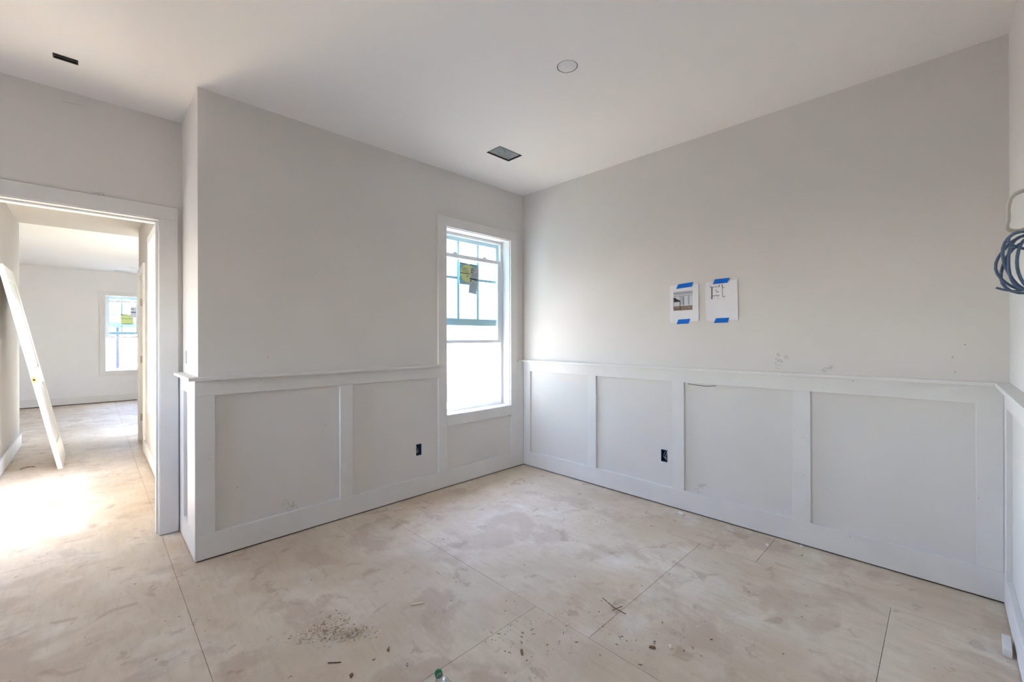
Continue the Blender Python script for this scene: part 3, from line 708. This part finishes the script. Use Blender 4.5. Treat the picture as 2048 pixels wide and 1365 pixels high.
def ln(pts, w_, mt, lay):
    for (a0, b0), (a1, b1) in zip(pts, pts[1:]):
        d = Vector((a1-a0, b1-b0)).normalized(); n = Vector((-d.y, d.x))*w_/2
        m.poly(on([(a0+n.x, b0+n.y), (a1+n.x, b1+n.y), (a1-n.x, b1-n.y), (a0-n.x, b0-n.y)], lay), mt)
for q in DATA['stk_arcs']: ln(q, 0.004, 'stk_dark', 3)
ln(DATA['stk_line'], 0.006, 'ink', 3)
ln([(c.x-.012, c.y-.025), (c.x+.004, c.y-.025)], 0.010, 'stk_dark', 3)
relw(m.build('printed_lines', None, False))
r2 = empty('paper_label', (-0.56, GY, 1.70)); tag(r2, 'narrow tilted grey paper label hanging over the window sticker', 'label')
relw(MB().prism(on(DATA['stkB'], 6), (0, 0.0004, 0), 'stk_grey').build('label_sheet'), r2)
tl, tr, br, bl = [Vector(p) for p in DATA['stkB']]
def L2(s, t):
    p = (tl*(1-s)+tr*s)*(1-t) + (bl*(1-s)+br*s)*t; return (p.x, p.y)
m = MB()
ln([L2(0, .44), L2(1, .44)], 0.013, 'ink', 7)
ln([L2(.10, .515), L2(.20, .515)], 0.018, 'ink', 7)
om = [(.03, .13), (.12, .13), (.12, .115), (.07, .09), (.06, .06), (.10, .03), (.20, .03), (.25, .06), (.24, .09), (.19, .115), (.19, .13), (.29, .13)]
ln([L2(*p) for p in om], 0.0055, 'ink', 7)
cc = [L2(.45+.085*math.cos(t*math.pi/6), .085+.045*math.sin(t*math.pi/6)) for t in range(13)]
ln(cc, 0.003, 'ink', 7)
ln([L2(.03, .19), L2(.30, .19)], 0.008, 'ink', 7)
for t, s0, s1 in ((.20, .35, .92), (.235, .2, .95), (.265, .15, .75), (.295, .2, .92), (.325, .12, .85), (.36, .08, .9), (.385, .3, .95), (.50, .35, .9), (.555, .1, .7), (.60, .3, .85), (.64, .1, .92), (.68, .2, .8), (.72, .1, .9), (.76, .15, .95), (.80, .1, .9), (.84, .2, .7), (.88, .15, .9), (.93, .1, .6)):
    ln([L2(s0, t), L2(s1, t)], 0.0022, 'stk_dark', 7)
o = relw(m.build('label_print', None, False), r2); o['kind'] = 'stuff'
# tag on the second hall window, the strip whose shadow lies in the sun patch
o = MB().prism([(-2.690, 2.33, 0.86), (-2.690, 2.365, 0.86), (-2.690, 2.365, 1.14), (-2.690, 2.33, 1.14)], (0.0006, 0, 0), 'paper').build('hanging_strip')
o.parent = win2; o.matrix_parent_inverse = (Matrix.Translation((-2.715, 1.875, 0)) @ Matrix.Rotation(-math.pi/2, 4, 'Z')).inverted()
r3 = empty('window_sticker', (-2.62, 9.07, 1.7)); tag(r3, 'small pale green energy label on the far room window', 'sticker')
MB().box(-0.10, 0.10, 0, .0006, -0.10, 0.10, 'stk_yel').build('backing', r3)
m = MB(); m.box(-0.10, 0.0, -.0008, 0, 0.095, 0.115, 'stk_dark').box(-0.10, 0.10, -.0008, 0, 0.015, 0.022, 'stk_dark').box(-0.08, 0.07, -.0008, 0, -0.10, -0.085, 'stk_dark'); m.build('printed_lines', r3)
r4 = empty('paper_label', (-2.52, 9.068, 1.86)); tag(r4, 'small white paper label above the green label on the far window', 'label')
MB().box(-0.05, 0.05, 0, .0006, -0.12, 0.12, 'paper').build('label_sheet', r4)
m = MB(); m.box(-0.04, 0.01, -.0008, 0, 0.06, 0.075, 'stk_dark').box(-0.05, 0.04, -.0008, 0, -0.01, 0.006, 'ink'); m.build('label_print', r4)['kind'] = 'stuff'

# ------------------------------------------------------------------ cables by the camera's right
FWD = Vector((math.cos(YAW), math.sin(YAW), 0)); RGT = Vector((math.sin(YAW), -math.cos(YAW), 0))
r = empty('data_cable', (-1.572, -3.165, 1.458)); tag(r, 'coil of blue cable hanging from the wall at the right edge', 'cable')
rnd = random.Random(5)
loops = [(0.064, 0.068, 0.15, 0.0, 0.002, 0.0), (0.060, 0.064, -0.25, 0.12, 0.0, 0.003), (0.066, 0.058, 0.4, -0.10, 0.006, 0.0), (0.055, 0.066, -0.5, 0.2, 0.010, -0.004), (0.061, 0.069, 0.05, -0.18, -0.002, 0.004), (0.050, 0.062, 0.7, 0.05, 0.013, 0.002)]
for (ra_, rv_, yaw, tilt, ox, oz) in loops:
    hx = (RGT*math.cos(yaw) + FWD*math.sin(yaw)); up = (Vector((0,0,1))*math.cos(tilt) + hx*math.sin(tilt))
    pts = []
    for i in range(28):
        t = 2*math.pi*i/28
        pts.append(hx*(ox + ra_*math.cos(t)*(1+.05*math.sin(3*t+yaw*9))) + up*(oz + rv_*math.sin(t)*(1+.04*math.cos(2*t+tilt*20))))
    MB().tube(pts, 0.0031, 'coil', 8, True).build('cable_loop', r)
def arc(cx, cz, a, b, t0, t1, fz, n=14):
    return [RGT*(cx + a*math.cos(t0+(t1-t0)*i/n)) + Vector((0,0,cz + b*math.sin(t0+(t1-t0)*i/n))) + FWD*(fz*math.sin(i/n*3)) for i in range(n+1)]
MB().tube(arc(0.0, 0.052, 0.062, 0.022, 0, 2*math.pi, -0.012, 26), 0.0031, 'coil', 8).build('cable_wrap', r)
tail = [Vector((-1.627, -3.112, 1.4)) - r.location, Vector((-1.614, -3.124, 1.3955)) - r.location, Vector((-1.602, -3.136, 1.3925)) - r.location, Vector((-1.588, -3.150, 1.393)) - r.location, Vector((-1.565, -3.165, 1.399)) - r.location, Vector((-1.545, -3.178, 1.412)) - r.location]
MB().tube(tail, 0.0026, 'coil', 8).build('cable_end', r)
lead = [Vector((0.0, 0.0, 0.066)), Vector((0.03, -0.03, 0.085)), Vector((0.05, -0.055, 0.09)), Vector((0.055, -0.0795, 0.088))]
MB().tube(lead, 0.0031, 'coil', 8).build('cable_lead', r)
r = empty('power_cable', (-1.492, -3.174, 1.6)); tag(r, 'loop of flat pale cable sticking out of the wall above the blue coil', 'cable')
pts = [(-1.43, -3.2445, 1.647), (-1.455, -3.215, 1.652), (-1.475, -3.192, 1.652), (-1.492, -3.174, 1.649), (-1.507, -3.159, 1.644), (-1.518, -3.148, 1.637), (-1.526, -3.141, 1.626), (-1.5295, -3.1378, 1.611), (-1.531, -3.1365, 1.598), (-1.530, -3.137, 1.585), (-1.5305, -3.1365, 1.572), (-1.5330, -3.134, 1.560), (-1.5325, -3.1345, 1.552), (-1.528, -3.139, 1.5475), (-1.519, -3.148, 1.5455), (-1.508, -3.158, 1.547), (-1.496, -3.170, 1.552), (-1.478, -3.188, 1.562), (-1.46, -3.21, 1.57), (-1.44, -3.2445, 1.575)]
MB().tube([Vector(p) - r.location for p in pts], 0.0036, 'romex', 8, False, 1.6).build('cable_jacket', r)

# ------------------------------------------------------------------ bottle at the lower edge of the picture
def bottle():
    cap, base = Vector((-2.219, -1.692, 0.0)), Vector((-2.300, -1.885, 0.0))
    d = (base - cap).normalized(); R_ = 0.0325
    r = empty('water_bottle', cap); tag(r, 'clear plastic bottle with a green cap lying on the floor at the lower edge', 'bottle')
    z = d; x = Vector((0,0,1)); y = z.cross(x)
    mx = Matrix((x, y, z)).transposed().to_4x4(); mx.translation = Vector((0,0,R_+.0005))
    MB().lathe([(0.0, 0.0), (0.0125, 0.0), (0.0142, 0.002), (0.0142, 0.0150), (0.013, 0.016), (0.0, 0.016)], 'green', mx, 28).build('cap', r)
    MB().lathe([(0.0115, 0.0165), (0.0115, 0.022), (0.0155, 0.0225), (0.0155, 0.025), (0.0125, 0.026), (0.014, 0.032), (0.021, 0.045), (0.029, 0.060), (0.0320, 0.075), (0.0322, 0.095), (0.030, 0.10), (0.0322, 0.105), (0.0322, 0.135), (0.030, 0.14), (0.0322, 0.145), (0.0322, 0.195), (0.029, 0.205), (0.020, 0.206)], 'bottle', mx, 32).build('body', r)
bottle()

# ------------------------------------------------------------------ offcuts, chips and other litter on the floor
def chunk(name, loc, size, rz, m, lab, cat, group=None, jag=0.25, tilt=0.0, seed=1):
    rn = random.Random(seed); mb = MB(); a, b, c = size
    n = 7; pts = []
    for i in range(n):
        t = 2*math.pi*i/n
        k = 1 - jag*rn.random()
        sx = max(-1, min(1, 1.35*math.cos(t)))*k; sy = max(-1, min(1, 1.35*math.sin(t)))*k
        pts.append((a/2*sx, b/2*sy, 0.0))
    top = [(p[0]*(1-.2*rn.random()), p[1]*(1-.2*rn.random()), c*(1-.35*jag*rn.random())) for p in pts]
    A = [mb.bm.verts.new(p) for p in pts]; Bv = [mb.bm.verts.new(p) for p in top]
    mb.mi(m); mb.bm.faces.new(A[::-1]); mb.bm.faces.new(Bv)
    for i in range(n): mb.bm.faces.new((A[i], A[(i+1)%n], Bv[(i+1)%n], Bv[i]))
    o = mb.build(name); o.location = (loc[0], loc[1], loc[2] if len(loc) > 2 else 0.0004); o.rotation_euler = (tilt, 0, rz)
    return tag(o, lab, cat, group)
b = MB().box(-.0625, .0625, -.0125, .0125, 0, .030, 'trim', .001)
o = b.build('wood_offcut'); o.location = (-0.4665, -3.2035, 0.0004); o.rotation_euler = (0, 0, math.radians(-2)); tag(o, 'short pale grey board offcut lying beside the right end baseboard', 'offcut')
chunk('drywall_chip', (-0.088, -1.677), (.055, .022, .012), 1.2, 'gyp', 'largest white plaster crumb, under the right wall panel with the pencil note', 'crumb', None, .3, 0, 3)
chunk('drywall_chip', (-0.180, -2.258), (.034, .014, .010), 0.5, 'gyp', 'small white plaster crumb on the sheet joint before the right wall', 'crumb', None, .3, 0, 4)
chunk('drywall_chip', (-0.040, -2.408), (.030, .012, .009), 0.7, 'gyp', 'small white plaster crumb poking out from under the right baseboard', 'crumb', None, .3, 0, 5)
chunk('bark_chip', (-1.487, -2.176), (.034, .017, .006), -0.9, 'woodd', 'brown wood shred left of its pale twin on the front floor', 'wood chip', None, .5, 0, 6)
chunk('bark_chip', (-1.440, -2.226), (.030, .014, .009), 0.6, 'wood', 'pale wood shred just right of the brown one on the front floor', 'wood chip', None, .5, 0, 7)
chunk('bark_chip', (-2.272, -1.413), (.036, .013, .005), 0.9, 'woodd', 'dark brown flake right of the sawdust pile', 'wood chip', None, .6, 0, 8)
chunk('bark_chip', (-2.440, -1.440), (.024, .018, .006), 0.4, 'woodd', 'dark brown lump at the bottom left below the sawdust pile', 'wood chip', None, .6, 0, 9)
chunk('wood_splinter', (-2.023, -1.236), (.075, .016, .005), 2.55, 'wood', 'tan splinter between the sawdust pile and the left baseboard', 'splinter', None, .35, 0, 10)
chunk('wood_splinter', (-1.893, -1.812), (.034, .012, .006), 0.9, 'woodd', 'grey brown splinter on the front floor beyond the bottle', 'splinter', None, .3, 0, 12)
chunk('paper_scrap', (-2.775, 0.505), (.060, .018, .003), 2.2, 'gyp', 'curved white scrap on the floor before the door casing', 'scrap', None, .5, 0, 11)
def stick(pts, rr, m, lab):
    c = Vector(pts[len(pts)//2]); o = MB().tube([Vector(p)-Vector((c.x, c.y, 0)) for p in pts], rr, m, 6).build('twig'); o.location = (c.x, c.y, 0); return tag(o, lab, 'stick')
stick([(-2.479, -1.312, .002), (-2.46, -1.330, .0022), (-2.441, -1.346, .002)], 0.0018, 'darkw', 'thin dark nail lying left below the sawdust pile')
stick([(-1.350, -1.840, .002), (-1.374, -1.92, .0022), (-1.378, -1.985, .002)], 0.0018, 'woodd', 'longer brown sliver of the crossed pair in the middle of the floor')
stick([(-1.405, -1.932, .0058), (-1.370, -1.937, .0055), (-1.340, -1.942, .002)], 0.0016, 'woodd', 'shorter brown sliver crossing over the longer one')
stick([(-3.651, 3.362, .003), (-3.64, 3.40, .004), (-3.608, 3.433, .006), (-3.58, 3.42, .006), (-3.556, 3.404, .003)], 0.0035, 'woodd', 'dark curled strip on the hall floor before the leaning door')
stick([(-3.752, 3.40, .003), (-3.722, 3.44, .006), (-3.708, 3.53, .03), (-3.709, 3.63, .035), (-3.728, 3.72, .02), (-3.74, 3.80, .003)], 0.0045, 'wood', 'tan curled strip against the left hall baseboard')

def shavings(name, spots, n, mts, lab, seed, cat='sawdust'):
    rn = random.Random(seed); mb = MB()
    for i in range(n):
        cx, cy_, sx, sy, rot = spots[rn.randrange(len(spots))]
        u, v = rn.gauss(0, sx), rn.gauss(0, sy)
        x, y = cx + u*math.cos(rot) - v*math.sin(rot), cy_ + u*math.sin(rot) + v*math.cos(rot)
        if x > -0.03 or y > -0.03 or y < -3.2: continue
        mt = mts[rn.randrange(len(mts))]; k = mb.mi(mt)
        if rn.random() < .55:                                       # curled shaving
            a0 = rn.random()*6.28; r_ = rn.uniform(.003, .008); w_ = rn.uniform(.0015, .0035); span = rn.uniform(1.2, 3.6)
            P = [(x + r_*math.cos(a0+span*q/4), y + r_*math.sin(a0+span*q/4)) for q in range(5)]
            z0 = rn.uniform(0.0004, .003)
            A = [mb.bm.verts.new((p[0], p[1], z0)) for p in P]; B2 = [mb.bm.verts.new((p[0]+.001, p[1]+.001, z0+w_)) for p in P]
            for q in range(4): mb.bm.faces.new((A[q], A[q+1], B2[q+1], B2[q])).material_index = k
        else:                                                       # crumb
            s = rn.uniform(.0015, .0045); h = s*rn.uniform(.4, .9)
            A = [mb.bm.verts.new((x+s*math.cos(t*1.57+i)*rn.uniform(.6, 1.3), y+s*math.sin(t*1.57+i)*rn.uniform(.6, 1.3), 0.0003)) for t in range(4)]
            tp = mb.bm.verts.new((x, y, h))
            for q in range(4): mb.bm.faces.new((A[q], A[(q+1)%4], tp)).material_index = k
    o = mb.build(name); return tag(o, lab, cat, None, 'stuff')
shavings('sawdust_pile', [(-2.41, -1.17, .07, .025, -.7), (-2.33, -1.21, .06, .02, -.8), (-2.46, -1.10, .05, .03, -.6), (-2.37, -1.09, .06, .05, 0)], 650, ('wood', 'gyp', 'wood', 'sawd', 'gyp', 'sawd'), 'loose pile of pale shavings and sawdust on the left front floor', 3)
shavings('floor_litter', [(-1.6, -1.6, .7, .7, 0), (-1.45, -2.1, .25, .12, -.7), (-3.0, -.2, .35, .6, 0), (-.6, -1.6, .35, .7, 0), (-1.75, -1.75, .12, .10, 0)], 480, ('woodd', 'wood', 'gyp', 'gyp', 'sawd'), 'fine crumbs and wood bits scattered over the subfloor', 9, 'litter')
shavings('floor_grit', [(-3.2, 0.9, .3, .3, 0), (-3.2, 3.3, .25, .9, 0), (-2.9, .2, .12, .3, 0)], 160, ('woodd', 'wood', 'gyp'), 'fine crumbs scattered over the hall floor', 12, 'litter')

# ------------------------------------------------------------------ outside
g = plainbox('ground', (-40, 40, -30, 60, -0.6, -0.35), 'ground'); struct(g)
def house():
    cx, cy_ = 4.53, 6.2
    r = empty('neighbour_house', (cx, cy_, -0.35)); tag(r, 'white lap sided house next door seen through the corner window', 'house')
    hgt = 5.6; ex = 0.18
    MB().box(0.02, 9, 0.02, 8, 0, hgt, 'siding').build('house_wall', r)
    n = int(hgt/ex)
    for face in range(2):
        for i in range(n):
            z = i*ex
            m = MB(); L_ = 9 if face == 0 else 8
            sec = [(0.02, z), (-0.006, z), (0.006, z+ex+.01), (0.02, z+ex+.01)]
            if face == 0: m.prism([(0.08, d, zz) for d, zz in sec], (L_-.1, 0, 0), 'siding')
            else: m.prism([(d, 0.08, zz) for d, zz in sec], (0, L_-.1, 0), 'siding')
            m.build('siding_board', r)
    m = MB(); m.prism([(-.022, -.022, 0), (.085, -.022, 0), (.085, .018, 0), (.018, .018, 0), (.018, .085, 0), (-.022, .085, 0)], (0, 0, hgt), 'siding'); m.build('corner_board', r)
    m = MB(); m.box(-.35, 9.3, -.35, 8.3, hgt, hgt+.16, 'siding'); m.build('eave', r)
    m = MB(); m.prism([(-.35, -.35, hgt+.16), (-.35, 8.3, hgt+.16), (-.35, 3.97, hgt+1.5)], (9.6, 0, 0), 'slate'); m.build('roof', r)
house()
# beyond the far room window
r = empty('porch_post', (-2.62, 14.0, -0.35)); tag(r, 'thin slate blue post standing outside the far room window', 'post')
MB().box(-.035, .035, -.035, .035, 0.02, 2.1, 'violet', .004).build('post', r)
MB().box(-.06, .06, -.06, .06, 0, .02, 'ink').build('base_plate', r)
MB().box(-.60, .62, -.06, .06, 1.98, 2.14, 'slate', .004).build('cross_beam', r)
r = empty('garden_bin', (-1.75, 13.0, -0.35)); tag(r, 'tapering slate blue container outside the far room window', 'container')
m = MB(); m.prism([(-.36, -.3, 0.0), (.36, -.3, 0.0), (.47, -.3, 1.7), (-.47, -.3, 1.7)], (0, .6, 0), 'violet'); m.build('body', r)
m = MB(); m.prism([(-.52, -.34, 1.7), (.52, -.34, 1.7), (.2, -.34, 2.0), (-.2, -.34, 2.0)], (0, .68, 0), 'slate'); m.build('lid', r)
r = empty('ground_board', (-2.75, 13.2, -0.35)); r.rotation_euler = (0, 0, math.radians(-14)); tag(r, 'slate blue board lying on the ground outside the far room window', 'board')
MB().box(-.6, .6, -.12, .12, 0.0, 0.05, 'violet', .004).build('plank', r)
struct(plainbox('added_eave', (-2.62, -1.72, 0.15, 2.96, 2.85, 2.97), 'light_damper'))  # unseen, added to keep sun off the upper hall windows
